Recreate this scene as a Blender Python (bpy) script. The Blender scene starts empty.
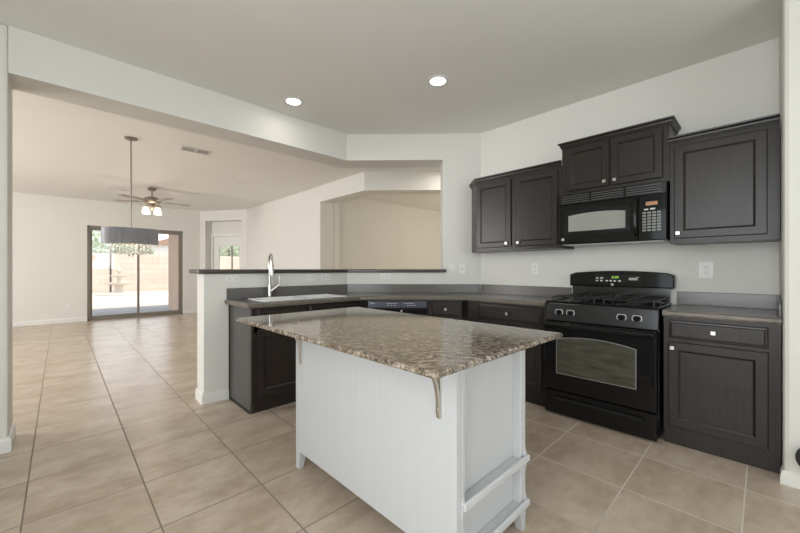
import bpy, bmesh, math, random
from mathutils import Vector, Matrix
random.seed(7)
S = bpy.context.scene
COL = S.collection
R = math.radians

# ------------------------------------------------------------------ camera
EYE = 1.175
cd = bpy.data.cameras.new('camera'); cam = bpy.data.objects.new('camera', cd); COL.objects.link(cam)
cam.location = (0, 0, EYE); cam.rotation_euler = (R(90), 0, R(-44.0))
cd.sensor_width = 36; cd.lens = 352/800*36; cd.shift_y = 2.5/800; cd.clip_start = .02
S.camera = cam
S.view_settings.view_transform = 'Standard'; S.view_settings.look = 'None'
S.view_settings.gamma = 1; S.view_settings.use_curve_mapping = False
S.view_settings.exposure = 0.06
# ------------------------------------------------------------------ world, sun, added window lamps
W = bpy.data.worlds.new('sky'); S.world = W; W.use_nodes = True
wn = W.node_tree; wn.nodes.clear()
wo = wn.nodes.new('ShaderNodeOutputWorld'); wb = wn.nodes.new('ShaderNodeBackground')
wb.inputs['Color'].default_value = (.86, .93, 1, 1); wb.inputs['Strength'].default_value = 2.4
wn.links.new(wb.outputs[0], wo.inputs[0])
sl = bpy.data.lights.new('sun', 'SUN'); sl.energy = 3.4; sl.angle = R(1); sl.color = (1, .95, .88)
sun = bpy.data.objects.new('sun', sl); COL.objects.link(sun)
sun.rotation_euler = Vector((-.55, .45, -1)).to_track_quat('-Z', 'Y').to_euler()

def area(name, loc, direction, sx, sy, power, color=(1, 1, 1), spread=180):
    l = bpy.data.lights.new(name, 'AREA'); l.shape = 'RECTANGLE'; l.size = sx; l.size_y = sy
    l.energy = power; l.color = color; l.spread = R(spread)
    o = bpy.data.objects.new(name, l); COL.objects.link(o); o.location = loc
    o.rotation_euler = Vector(direction).to_track_quat('-Z', 'Z').to_euler()
    return o
area('kitchen_window_fill', (.6, -2.57, 1.5), (0, 1, 0), 3.0, 1.7, 27, (.95, .99, .97))  # area lamps added at unseen windows, standing in for their daylight
area('nook_window_fill', (-1.57, .3, 1.5), (1, 0, 0), 2.4, 1.6, 62, (.95, .99, 1))
area('living_window_fill', (-4.47, 6.6, 1.4), (1, 0, -.12), 4.4, 1.9, 400, (1, .975, .96))
area('back_room_fill', (7.6, 3.0, 1.5), (-.6, .8, 0), 1.4, 1.4, 42, (1, .90, .74))  # fill lamp added inside the back room; no window stands there

# ------------------------------------------------------------------ materials
class NT:
    def __init__(s, name):
        s.m = bpy.data.materials.new(name); s.m.use_nodes = True
        s.n = s.m.node_tree.nodes; s.l = s.m.node_tree.links
        s.b = s.n['Principled BSDF']
        s.tc = s.n.new('ShaderNodeTexCoord'); s.co = s.tc.outputs['Object']
    def set(s, k, v):
        if hasattr(v, 'is_linked') or isinstance(v, bpy.types.NodeSocket): s.l.new(v, s.b.inputs[k])
        else:
            if isinstance(v, (tuple, list)) and len(v) == 3: v = (*v, 1)
            s.b.inputs[k].default_value = v
    def node(s, t, ins=None, **kw):
        x = s.n.new(t)
        for k, v in kw.items(): setattr(x, k, v)
        for k, v in (ins or {}).items():
            if isinstance(v, bpy.types.NodeSocket): s.l.new(v, x.inputs[k])
            else: x.inputs[k].default_value = v
        return x
    def math(s, op, a, b=0., c=0.):
        return s.node('ShaderNodeMath', {0: a, 1: b, 2: c}, operation=op).outputs[0]
    def mapped(s, scale, rot=(0, 0, 0), loc=(0, 0, 0)):
        return s.node('ShaderNodeMapping', {'Vector': s.co, 'Scale': scale, 'Rotation': rot, 'Location': loc}).outputs[0]
    def noise(s, vec, scale, detail=4, rough=.55, dist=0):
        return s.node('ShaderNodeTexNoise', {'Vector': vec, 'Scale': scale, 'Detail': detail, 'Roughness': rough, 'Distortion': dist}).outputs[0]
    def ramp(s, fac, stops):
        r = s.node('ShaderNodeValToRGB', {'Fac': fac}); e = r.color_ramp.elements
        while len(e) < len(stops): e.new(.5)
        for i, (p, c) in enumerate(stops): e[i].position = p; e[i].color = (*c, 1)
        return r.outputs[0]
    def mix(s, f, a, b, mode='MIX'):
        x = s.node('ShaderNodeMix', data_type='RGBA', blend_type=mode)
        for k, v in ((0, f), (6, a), (7, b)):
            if isinstance(v, bpy.types.NodeSocket): s.l.new(v, x.inputs[k])
            else: x.inputs[k].default_value = (*v, 1) if isinstance(v, tuple) else v
        return x.outputs[2]
    def bump(s, h, strength=.2, dist=.01):
        s.l.new(s.node('ShaderNodeBump', {'Height': h, 'Strength': strength, 'Distance': dist}).outputs[0], s.b.inputs['Normal'])

def plain(name, col, rough=.5, metal=0., coat=0., bump=None, spec=None, emit=None, estr=1.):
    t = NT(name); t.set('Base Color', col); t.set('Roughness', rough); t.set('Metallic', metal)
    if coat: t.set('Coat Weight', coat); t.set('Coat Roughness', .05)
    if spec is not None: t.set('Specular IOR Level', spec)
    if bump: t.bump(t.noise(t.co, bump[0], 3), bump[1], bump[2])
    if emit: t.set('Emission Color', emit); t.set('Emission Strength', estr)
    return t.m
M = {}
def paint(name, col):
    t = NT(name); n = t.noise(t.co, 1.3, 3)
    t.set('Base Color', t.mix(n, tuple(c*.97 for c in col), tuple(min(1, c*1.03) for c in col)))
    t.set('Roughness', .62); t.bump(t.noise(t.co, 90, 3), .12, .002); return t.m
M['wall'] = paint('wall_paint', (.71, .70, .66))
M['ceil'] = paint('ceiling_paint', (.83, .82, .78))
M['trim'] = plain('white_trim', (.76, .755, .735), .38)
M['white'] = plain('island_white', (.55, .56, .57), .42)
M['plate'] = plain('white_plastic', (.78, .77, .74), .35)
M['slot'] = plain('dark_slot', (.05, .05, .05), .6)
M['nickel'] = plain('brushed_nickel', (.62, .60, .56), .28, 1)
M['steel'] = plain('faucet_steel', (.60, .59, .57), .22, 1)
M['black'] = plain('black_enamel', (.006, .006, .0065), .07, spec=.42)
M['blackm'] = plain('cast_iron', (.012, .012, .012), .42)
M['blackp'] = plain('black_plastic', (.008, .008, .0085), .2, spec=.35)
M['sinkw'] = plain('white_enamel', (.86, .86, .86), .15)
M['bronze'] = plain('bronze_aluminium', (.24, .215, .185), .4, .3)
M['mark'] = plain('silver_marking', (.65, .65, .65), .4)
M['emblem'] = plain('emblem_silver', (.75, .75, .74), .25, .8)
M['bubble'] = plain('cabinet_inner', (.20, .17, .14), .6)

def wood(name, a, b, rough=.34):
    t = NT(name)
    n = t.noise(t.mapped((30, 30, 2.2)), 3, 6, .6)
    t.set('Base Color', t.ramp(n, [(.3, a), (.7, b)])); t.set('Roughness', rough)
    t.set('Coat Weight', .10); t.set('Coat Roughness', .25); t.set('Specular IOR Level', .34)
    t.bump(n, .08, .002); return t.m
M['wood'] = wood('espresso_wood', (.013, .0088, .0072), (.027, .0195, .0165))
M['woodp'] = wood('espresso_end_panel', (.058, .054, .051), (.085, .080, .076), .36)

# granite
t = NT('granite')
v = t.node('ShaderNodeMapping', {'Vector': t.mapped((1, 1, 1), (0, 0, R(44))), 'Scale': (.5, 1, 1)}).outputs[0]
n1 = t.noise(v, 48, 6, .72, .15); n2 = t.noise(v, 95, 4, .7, .1); n3 = t.noise(v, 5, 4, .55, .3)
c1 = t.ramp(n1, [(.41, (.008, .007, .006)), (.46, (.07, .052, .038)), (.52, (.22, .17, .122)), (.57, (.37, .31, .24)), (.63, (.68, .63, .55))])
c2 = t.ramp(n2, [(.44, (.008, .007, .006)), (.50, (.17, .13, .095)), (.56, (.56, .50, .42))])
cc = t.mix(.4, c1, c2)
t.set('Base Color', t.mix(t.ramp(n3, [(.42, (0, 0, 0)), (.66, (.35, .35, .35))]), cc, (.20, .145, .092), 'MIX')); t.set('Roughness', .08)
t.set('Specular IOR Level', .6); M['granite'] = t.m
# grey laminate
t = NT('grey_laminate')
n = t.noise(t.co, 160, 4, .7); n0 = t.noise(t.mapped((6, 6, 6)), 1.2, 4)
t.set('Base Color', t.mix(n0, t.ramp(n, [(.3, (.085, .080, .075)), (.7, (.19, .18, .17))]), (.13, .123, .117)))
t.set('Roughness', .24); M['lam'] = t.m
t = NT('laminate_edge')
n = t.noise(t.mapped((5, 5, 60)), 6, 5)
t.set('Base Color', t.ramp(n, [(.3, (.08, .066, .056)), (.7, (.21, .18, .15))])); t.set('Roughness', .3); M['lamedge'] = t.m
t = NT('bar_laminate')
n = t.noise(t.co, 160, 4, .7)
t.set('Base Color', t.ramp(n, [(.3, (.030, .024, .020)), (.7, (.075, .062, .054))])); t.set('Roughness', .3); M['bar'] = t.m
# floor tile
TX, TY, TS = .332, .530, .4592
t = NT('floor_tile')
sp = t.node('ShaderNodeSeparateXYZ', {0: t.co})
u = t.math('DIVIDE', t.math('SUBTRACT', sp.outputs[0], TX), TS); w = t.math('DIVIDE', t.math('SUBTRACT', sp.outputs[1], TY), TS)
def edge(q):
    f = t.math('FRACT', t.math('ADD', q, 50.)); return t.math('MINIMUM', f, t.math('SUBTRACT', 1., f))
d = t.math('MINIMUM', edge(u), edge(w))
g = t.math('LESS_THAN', d, .0078)
cell = t.node('ShaderNodeCombineXYZ', {0: t.math('FLOOR', t.math('ADD', u, 50.)), 1: t.math('FLOOR', t.math('ADD', w, 50.))}).outputs[0]
wh = t.node('ShaderNodeTexWhiteNoise', {0: cell}, noise_dimensions='3D')
off = t.node('ShaderNodeVectorMath', {0: wh.outputs['Color'], 1: (7., 7., 7.)}, operation='MULTIPLY').outputs[0]
vv = t.node('ShaderNodeVectorMath', {0: t.mapped((1, 1.6, 1)), 1: off}, operation='ADD').outputs[0]
na = t.noise(vv, 3.0, 7, .60, .15); nb = t.noise(vv, 14, 5, .6)
base = t.ramp(na, [(.34, (.40, .315, .235)), (.50, (.51, .415, .325)), (.64, (.59, .50, .405))])
base = t.mix(.25, base, t.ramp(nb, [(.36, (.40, .315, .235)), (.64, (.60, .505, .41))]))
base = t.mix(t.math('MULTIPLY', wh.outputs['Value'], .22), base, (.44, .355, .275))
gx = t.node('ShaderNodeMapRange', {0: sp.outputs[0], 1: 1.3, 2: 2.1, 3: 0., 4: 1.}).outputs[0]  # grout tone shifts along x, painting in the contrast that tile reflections give
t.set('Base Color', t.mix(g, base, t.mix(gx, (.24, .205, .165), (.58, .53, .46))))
t.set('Specular IOR Level', t.math('MULTIPLY', t.math('SUBTRACT', 1., g), .5))
t.set('Roughness', t.math('ADD', .27, t.math('MULTIPLY', g, .45)))
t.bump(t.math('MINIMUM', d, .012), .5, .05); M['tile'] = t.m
# glass
def glass(name, tint=(1, 1, 1)):
    m = bpy.data.materials.new(name); m.use_nodes = True; n = m.node_tree.nodes; l = m.node_tree.links; n.clear()
    o = n.new('ShaderNodeOutputMaterial'); a = n.new('ShaderNodeBsdfTransparent'); b = n.new('ShaderNodeBsdfGlossy')
    a.inputs[0].default_value = (*tint, 1); b.inputs['Roughness'].default_value = .01
    mx = n.new('ShaderNodeMixShader'); mx.inputs[0].default_value = .06
    l.new(a.outputs[0], mx.inputs[1]); l.new(b.outputs[0], mx.inputs[2]); l.new(mx.outputs[0], o.inputs[0]); return m
M['glass'] = glass('clear_glass', (.95, .96, .96))
t = NT('crystal'); t.set('Base Color', (.95, .96, .97)); t.set('Roughness', .03); t.set('Transmission Weight', .55); t.set('IOR', 1.5); M['crystal'] = t.m
t = NT('oven_glass'); t.set('Base Color', t.ramp(t.noise(t.mapped((3, 3, 14)), 2.2, 4), [(.3, (.045, .042, .030)), (.7, (.10, .095, .075))])); t.set('Roughness', .06); t.set('Coat Weight', 1.); M['oveng'] = t.m  # greenish brown streaks in the colour stand in for the reflected floor
M['mwglass'] = plain('microwave_pale_glass', (.30, .31, .285), .10, coat=1.)  # pale base colour stands in for a bright window reflection
M['dwpanel'] = plain('dishwasher_panel', (.075, .085, .11), .16, coat=.5)
M['cpanel'] = plain('range_panel', (.020, .020, .021), .2)
M['riser'] = plain('dark_chrome', (.10, .10, .10), .15, .9)
M['rim'] = plain('window_rim', (.22, .22, .22), .35)
M['slatm'] = plain('grille_slat', (.07, .07, .07), .3)
M['paneld'] = plain('dark_display', (.004, .004, .005), .08, coat=.5)
M['keys'] = plain('grey_keypad', (.22, .23, .21), .4)
M['green'] = plain('green_digits', (.05, .1, .02), .5, emit=(.45, .9, .12), estr=.8)
M['amber'] = plain('amber_display', (.25, .12, .05), .3, emit=(.6, .28, .12), estr=.25)
t = NT('shade_fabric'); n = t.noise(t.mapped((60, 60, 1.5)), 3, 3)
t.set('Base Color', t.ramp(n, [(.3, (.17, .175, .20)), (.7, (.27, .275, .30))])); t.set('Roughness', .45); t.set('Sheen Weight', .3); M['shade'] = t.m
M['bulb'] = plain('warm_bulb', (1, .9, .7), .4, emit=(1, .72, .40), estr=3.)
M['lampglass'] = plain('frosted_lamp_glass', (.95, .92, .85), .4, emit=(1, .90, .72), estr=1.1)
M['lens'] = plain('lamp_lens', (1, .98, .92), .4, emit=(1, .96, .86), estr=5.)
M['blade'] = plain('fan_blade', (.30, .25, .21), .4)
M['fanm'] = plain('fan_metal', (.30, .26, .22), .35, .8)
M['ventm'] = plain('white_vent', (.70, .68, .65), .5)
M['rubber'] = plain('black_rubber', (.012, .012, .012), .55)
# outside
t = NT('block_masonry')
br = t.node('ShaderNodeTexBrick', {'Vector': t.node('ShaderNodeMapping', {'Vector': t.co, 'Rotation': (R(90), 0, 0)}).outputs[0], 'Color1': (.60, .47, .39, 1), 'Color2': (.66, .53, .44, 1), 'Mortar': (.45, .36, .30, 1), 'Scale': 1., 'Mortar Size': .008, 'Brick Width': .6, 'Row Height': .3})
t.set('Base Color', br.outputs[0]); t.set('Roughness', .9); M['block'] = t.m
t = NT('gravel'); t.set('Base Color', t.ramp(t.noise(t.co, 30, 5, .7), [(.3, (.45, .36, .28)), (.7, (.72, .60, .50))])); t.set('Roughness', .95); M['gravel'] = t.m
t = NT('patio_concrete'); t.set('Base Color', t.ramp(t.noise(t.co, 4, 4), [(.3, (.27, .28, .31)), (.7, (.35, .36, .39))])); t.set('Roughness', .8); M['slab'] = t.m
M['stucco'] = plain('stucco', (.62, .47, .37), .9, bump=(60, .4, .01))
M['stuccow'] = plain('pale_stucco', (.75, .73, .70), .9)
M['stone'] = plain('fountain_stone', (.60, .54, .47), .85, bump=(25, .4, .02))
t = NT('leaf'); t.set('Base Color', t.ramp(t.noise(t.co, 5, 3), [(.3, (.28, .33, .20)), (.7, (.54, .58, .43))])); t.set('Roughness', .6); M['leaf'] = t.m
M['bark'] = plain('bark', (.12, .085, .06), .9)
M['roof'] = plain('roof_tile', (.35, .22, .16), .8)

# ------------------------------------------------------------------ mesh helpers
class MB:
    def __init__(s): s.b = bmesh.new()
    def box(s, x0, x1, y0, y1, z0, z1):
        v = [s.b.verts.new((x, y, z)) for z in (z0, z1) for y in (y0, y1) for x in (x0, x1)]
        for f in ((0, 2, 3, 1), (4, 5, 7, 6), (0, 1, 5, 4), (2, 6, 7, 3), (0, 4, 6, 2), (1, 3, 7, 5)): s.b.faces.new([v[i] for i in f])
        return s
    def prism(s, poly, z0, z1, ax='z'):
        # ax z: poly in xy, extruded in z; ax x: poly in (y,z) extruded along x; ax y: poly in (x,z) extruded along y
        def P(p, h): return {'z': (p[0], p[1], h), 'x': (h, p[0], p[1]), 'y': (p[0], h, p[1])}[ax]
        a = [s.b.verts.new(P(p, z0)) for p in poly]; b = [s.b.verts.new(P(p, z1)) for p in poly]; n = len(poly)
        s.b.faces.new(a[::-1]); s.b.faces.new(b)
        for i in range(n): s.b.faces.new((a[i], a[(i+1) % n], b[(i+1) % n], b[i]))
        return s
    def loops(s, loops, cap0=True, cap1=True):
        L = [[s.b.verts.new(p) for p in lp] for lp in loops]; n = len(L[0])
        for a, b in zip(L, L[1:]):
            for i in range(n): s.b.faces.new((a[i], a[(i+1) % n], b[(i+1) % n], b[i]))
        if cap0: s.b.faces.new(L[0][::-1])
        if cap1: s.b.faces.new(L[-1])
        return s
    def tube(s, pts, r, n=10, rs=None):
        pts = [Vector(p) for p in pts]; L = []; up = None
        for i, p in enumerate(pts):
            d = (pts[min(i+1, len(pts)-1)]-pts[max(i-1, 0)]).normalized()
            if up is None:
                up = d.cross(Vector((0, 0, 1)) if abs(d.z) < .9 else Vector((1, 0, 0))).normalized()
            up = (up-d*up.dot(d)).normalized(); q = d.cross(up); rr = rs[i] if rs else r
            L.append([p+(up*math.cos(2*math.pi*k/n)+q*math.sin(2*math.pi*k/n))*rr for k in range(n)])
        return s.loops(L)
    def cyl(s, p0, p1, r, n=20, r1=None): return s.tube([p0, p1], r, n, [r, r if r1 is None else r1])
    def lathe(s, prof, c=(0, 0, 0), n=28, sx=1, sy=1, cap=True):
        return s.loops([[(c[0]+r*sx*math.cos(2*math.pi*k/n), c[1]+r*sy*math.sin(2*math.pi*k/n), c[2]+z) for k in range(n)] for r, z in prof], cap, cap)
    def sweep(s, path, prof):
        # plan path (xy), profile points (outward offset, z); outward = to the right of travel
        P = [Vector(p) for p in path]; N = []
        for a, b in zip(P, P[1:]):
            d = (b-a).normalized(); N.append(Vector((d.y, -d.x)))
        L = []
        for i, p in enumerate(P):
            if i == 0: m = N[0]
            elif i == len(P)-1: m = N[-1]
            else:
                m = (N[i-1]+N[i]); m = m/(m.dot(N[i]))
            L.append([(p.x+m.x*o, p.y+m.y*o, z) for o, z in prof])
        return s.loops(L)
    def build(s, name, mat, parent=None, bevel=0, smooth=False, kind=None, seg=2):
        bmesh.ops.recalc_face_normals(s.b, faces=s.b.faces[:])
        me = bpy.data.meshes.new(name); s.b.to_mesh(me); s.b.free()
        o = bpy.data.objects.new(name, me); COL.objects.link(o); me.materials.append(M[mat] if isinstance(mat, str) else mat)
        if parent is not None: o.parent = parent
        if smooth:
            for p in me.polygons: p.use_smooth = True
            sm = o.modifiers.new('edges', 'EDGE_SPLIT'); sm.split_angle = R(38)
        if bevel:
            bv = o.modifiers.new('bevel', 'BEVEL'); bv.width = bevel; bv.segments = seg; bv.limit_method = 'ANGLE'; bv.angle_limit = R(40)
        if kind: o['kind'] = kind
        return o
GR = {'base_cabinet': 'dark base cabinets', 'sink_cabinet': 'dark base cabinets', 'wall_cabinet': 'dark wall cabinets', 'electrical_outlet': 'white wall outlets', 'recessed_light': 'recessed ceiling lights', 'ceiling_vent': 'ceiling air vents', 'tree': 'trees and bushes outside', 'countertop': 'grey laminate worktops'}
def thing(name, label, cat, loc=(0, 0, 0), rz=0, group=None):
    group = group or GR.get(name)
    o = bpy.data.objects.new(name, None); COL.objects.link(o); o.location = loc; o.rotation_euler = (0, 0, R(rz))
    o.empty_display_size = .1; o['label'] = label; o['category'] = cat
    if group: o['group'] = group
    return o
def tag(o, label, cat, group=None):
    o['label'] = label; o['category'] = cat
    if group: o['group'] = group
    return o
def struct(name, mb, mat, parent=None, bevel=0, smooth=False):
    return mb.build(name, mat, parent, bevel, smooth, kind=None if parent is not None else 'structure')
def sub(path, n):
    return path

# ------------------------------------------------------------------ setting
H = 2.743; HD = 2.44
A = Vector((2.40, 3.38)); DI = Vector((.70711, -.70711)); DN = Vector((.70711, .70711))   # diagonal wall
def dg(t, o=0): p = A+DI*t+DN*o; return (p.x, p.y)
T_J, T_B = 1.12, 1.5556
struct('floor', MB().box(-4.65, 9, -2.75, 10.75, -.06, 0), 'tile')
struct('ceiling', MB().box(-4.65, 9, -2.75, 10.75, H, H+.12), 'ceil')
struct('roof', MB().box(-5.8, 10, -4.0, 13.6, H+.13, H+.25), 'roof')
# kitchen walls
struct('wall_header', MB().prism([(-.24, 3.38), tuple(A), dg(T_J), dg(T_J, .30), (2.524, 3.68), (-.24, 3.68)], HD, H), 'wall')
struct('wall_opening_left', MB().box(-4.5, -.24, 3.38, 3.68, 0, H), 'wall', bevel=.015)
struct('wall_corner', MB().prism([dg(T_J), dg(T_B), (3.62, 2.28), (3.62, 2.58), dg(T_J, .30)], 0, H), 'wall')
struct('wall_range', MB().box(3.5, 3.62, -.07, 2.28, 0, H), 'wall')
struct('wall_half', MB().prism([(.895, 3.38), tuple(A), (2.483, 3.58), (.895, 3.58)], 0, 1.134), 'wall', bevel=.008)
struct('wall_half_angled', MB().prism([tuple(A), dg(T_J-.002), dg(T_J-.002, .20), (2.483, 3.58)], 0, 1.134), 'wall')
struct('wall_right', MB().box(2.85, 3.62, -2.6, -.071, 0, H), 'wall', bevel=.022)
m = MB(); m.box(-1.6, -.9, -2.75, -2.6, 0, H); m.box(2.1, 2.85, -2.75, -2.6, 0, H); m.box(-.9, 2.1, -2.75, -2.6, 0, .65); m.box(-.9, 2.1, -2.75, -2.6, 2.35, H)
struct('wall_rear', m, 'wall')
m = MB(); m.box(-1.75, -1.6, -2.75, -.9, 0, H); m.box(-1.75, -1.6, 1.5, 3.379, 0, H)
for a, b, z0, z1 in ((-.9, 1.5, .7, 2.3),): m.box(-1.75, -1.6, a, b, 0, z0); m.box(-1.75, -1.6, a, b, z1, H)
struct('wall_left', m, 'wall')
m = MB(); m.box(-4.65, -4.5, 3.38, 4.4, 0, H); m.box(-4.65, -4.5, 8.8, 10.75, 0, H); m.box(-4.65, -4.5, 4.4, 8.8, 0, .45); m.box(-4.65, -4.5, 4.4, 8.8, 2.35, H)
struct('wall_living_left', m, 'wall')
# living room walls
SX0, SX1, SZ = .44, 2.32, 2.165
YF = 10.62; L_ = (2.726, YF); R_ = (3.52, 9.47)
m = MB(); m.box(-4.5, SX0, YF, YF+.13, 0, H); m.box(SX1, L_[0], YF, YF+.13, 0, H); m.box(SX0, SX1, YF, YF+.13, SZ, H)
struct('wall_far', m, 'wall')
Lv, Rv = Vector(L_), Vector(R_); dd = (Rv-Lv); ln = dd.length; dd = dd/ln; dn = Vector((-dd.y, dd.x)); dn = dn if dn.y > 0 else -dn
def far(t, o=0): p = Lv+dd*t+dn*o; return (p.x, p.y)
FT0, FT1 = .16, 1.26
m = MB(); m.prism([far(0), far(FT0), far(FT0, .3), far(-.1, .3)], 0, H); m.prism([far(FT1), far(ln), far(ln+.2, .3), far(FT1, .3)], 0, H)
m.prism([far(FT0), far(FT1), far(FT1, .3), far(FT0, .3)], HD+.03, H); struct('wall_alcove', m, 'wall')
struct('wall_living_right', MB().box(3.52, 3.83, 5.81, 9.47, 0, H), 'wall', bevel=.012)
C2 = Vector((3.52, 4.468))
def d2(t, o=0): p = C2+DI*t+DN*o; return (p.x, p.y)
struct('wall_hall_header', MB().prism([(3.52, 5.81), tuple(C2), d2(1.5), d2(1.5, .31), (3.83, 4.596), (3.83, 5.81)], HD, H), 'wall')
struct('wall_hall_corner', MB().prism([d2(1.5), d2(2.2), d2(2.2, .31), d2(1.5, .31)], 0, H), 'wall')
struct('wall_back_room', MB().box(3.83, 9, 6.2, 6.32, 0, H), 'wall')
struct('wall_back_room_left', MB().box(3.835, 3.95, 5.815, 6.195, 0, H), 'wall')
struct('wall_hall_right', MB().box(8.9, 9.0, .5, 6.19, 0, H), 'wall')
struct('wall_hall_near', MB().box(3.63, 8.89, 1.9, 2.0, 0, H), 'wall')
# windows out of frame
def window(name, x0, x1, y0, y1, z0, z1, alongx):
    f = MB()
    if alongx:
        for a, b in ((x0, x0+.05), ((x0+x1)/2-.025, (x0+x1)/2+.025), (x1-.05, x1)): f.box(a, b, y0, y1, z0, z1)
        f.box(x0, x1, y0, y1, z0, z0+.05); f.box(x0, x1, y0, y1, z1-.05, z1)
    else:
        for a, b in ((y0, y0+.05), ((y0+y1)/2-.025, (y0+y1)/2+.025), (y1-.05, y1)): f.box(x0, x1, a, b, z0, z1)
        f.box(x0, x1, y0, y1, z0, z0+.05); f.box(x0, x1, y0, y1, z1-.05, z1)
    o = struct(name, f, 'trim')
    g = MB()
    if alongx: g.box(x0+.05, x1-.05, (y0+y1)/2-.003, (y0+y1)/2+.003, z0+.05, z1-.05)
    else: g.box((x0+x1)/2-.003, (x0+x1)/2+.003, y0+.05, y1-.05, z0+.05, z1-.05)
    g.build('pane', 'glass', o)
window('window_1', -.9, 2.1, -2.72, -2.66, .65, 2.35, True)
window('window_2', -1.72, -1.66, -.9, 1.5, .7, 2.3, False)
window('window_3', -4.62, -4.56, 4.4, 8.8, .45, 2.35, False)
# baseboards
BP = [(0, 0), (.014, 0), (.014, .075), (.008, .092), (0, .095)]
def base(name, path): struct(name, MB().sweep(path, BP), 'trim', smooth=False)
base('baseboard_half_wall', [(.895, 3.583), (.895, 3.38), (1.10, 3.38)])
base('baseboard_opening', [(-1.6, 3.38), (-.24, 3.38), (-.24, 3.68)])
struct('baseboard_right', MB().sweep([(2.93, -.071), (2.85, -.071), (2.85, -2.6)], [(0, 0), (.012, 0), (.011, .04), (.006, .065), (0, .075)]), 'wall', smooth=True)
base('baseboard_far', [(-4.5, YF), (SX0-.002, YF)])
base('baseboard_far_right', [(SX1+.002, YF), L_, far(FT0)])
base('baseboard_living_right', [far(FT1), R_, (3.52, 5.81)])
base('baseboard_back_room', [(3.95, 6.2), (8.9, 6.2)])

# sliding glass door
dr = MB(); y0, y1 = YF+.02, YF+.11
dr.box(SX0, SX0+.045, y0, y1, 0, SZ); dr.box(SX1-.045, SX1, y0, y1, 0, SZ); dr.box(SX0, SX1, y0, y1, SZ-.045, SZ); dr.box(SX0, SX1, y0, y1, 0, .035)
door1 = struct('door_1', dr, 'bronze')
def sash(x0, x1, y):
    f = MB(); w = .045
    f.box(x0, x0+w, y, y+.03, .036, SZ-.046); f.box(x1-w, x1, y, y+.03, .036, SZ-.046); f.box(x0+w, x1-w, y, y+.03, .036, .10); f.box(x0+w, x1-w, y, y+.03, SZ-.10, SZ-.046)
    o = f.build('sash', 'bronze', door1)
    MB().box(x0+w, x1-w, y+.012, y+.018, .10, SZ-.10).build('pane', 'glass', o); return o
xm = (SX0+SX1)/2
sa = sash(SX0+.046, xm+.025, y0+.048); sb = sash(xm-.022, SX1-.046, y0+.012)
MB().box(xm-.012, xm+.012, y0-.012, y0+.012, 1.0, 1.16).build('handle', 'bronze', sb, .004)
MB().box(SX1-.085, SX1-.06, y0-.014, y0+.012, .95, 1.12).build('lock', 'bronze', sb, .004)

# alcove glazed door (white)
dmb = MB()
def farbox(mb, t0, t1, o0, o1, z0, z1): mb.prism([far(t0, o0), far(t1, o0), far(t1, o1), far(t0, o1)], z0, z1)
f = MB(); farbox(f, FT0+.0, FT0+.07, .20, .30, 0, 2.14); farbox(f, FT1-.07, FT1, .20, .30, 0, 2.14); farbox(f, FT0+.07, FT1-.07, .20, .30, 2.07, 2.14)
door2 = struct('door_2', f, 'trim')
f = MB(); farbox(f, FT0, FT1, .22, .30, 2.141, HD+.03); struct('wall_above_door', f, 'wall')
D0, D1 = FT0+.075, FT1-.075
lf = MB(); farbox(lf, D0, D0+.16, .235, .275, .01, 2.065); farbox(lf, D1-.16, D1, .235, .275, .01, 2.065)
farbox(lf, D0+.16, D1-.16, .235, .275, .01, .28); farbox(lf, D0+.16, D1-.16, .235, .275, 1.80, 2.065)
leaf = lf.build('door_leaf', 'trim', door2)
gl = MB(); farbox(gl, D0+.16, D1-.16, .252, .258, .28, 1.80); gl.build('pane', 'glass', leaf)
mu = MB(); farbox(mu, D0+.535, D0+.575, .248, .262, .28, 1.80); mu.build('mullion', 'bronze', leaf)

# outside
struct('ground', MB().box(-30, 40, 13.9, 60, -.14, -.10), 'gravel')
struct('ground_patio', MB().box(-6, 12, 10.76, 13.9, -.14, -.03), 'slab')
struct('wall_patio_wing', MB().box(2.37, 2.66, 10.95, 12.6, -.03, H+.12), 'stucco')
struct('wall_garden', MB().box(-18, 26, 25, 25.2, -.10, 2.03), 'block')
gw = bpy.data.objects['wall_garden']
MB().box(1.96, 2.04, 24.985, 25.0, -.1, 2.03).build('control_joint', 'slot', gw)
for x in (.9, 5.3): MB().box(x-.25, x+.25, 24.96, 25.24, 2.031, 2.20).build('pier_cap', 'stucco', gw)
ft = thing('fountain', 'tiered pale stone fountain in the yard seen through the sliding glass door', 'fountain', (2.08, 22.0, -.10))
MB().lathe([(.85, 0), (.85, .07), (.80, .12), (.3, .12)], n=24).build('base_slab', 'stone', ft, smooth=True)
MB().lathe([(.2, .12), (.16, .3), (.2, .46), (.52, .55), (.55, .62), (.5, .62), (.1, .56)], n=24).build('lower_bowl', 'stone', ft, smooth=True)
MB().lathe([(.09, .58), (.07, .75), (.1, .86), (.34, .93), (.36, .98), (.32, .98), (.07, .95)], n=24).build('upper_bowl', 'stone', ft, smooth=True)
MB().lathe([(.05, .95), (.06, 1.1), (.15, 1.16), (.16, 1.2), (.06, 1.2), (.05, 1.32), (.01, 1.38)], n=20).build('finial', 'stone', ft, smooth=True)
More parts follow.
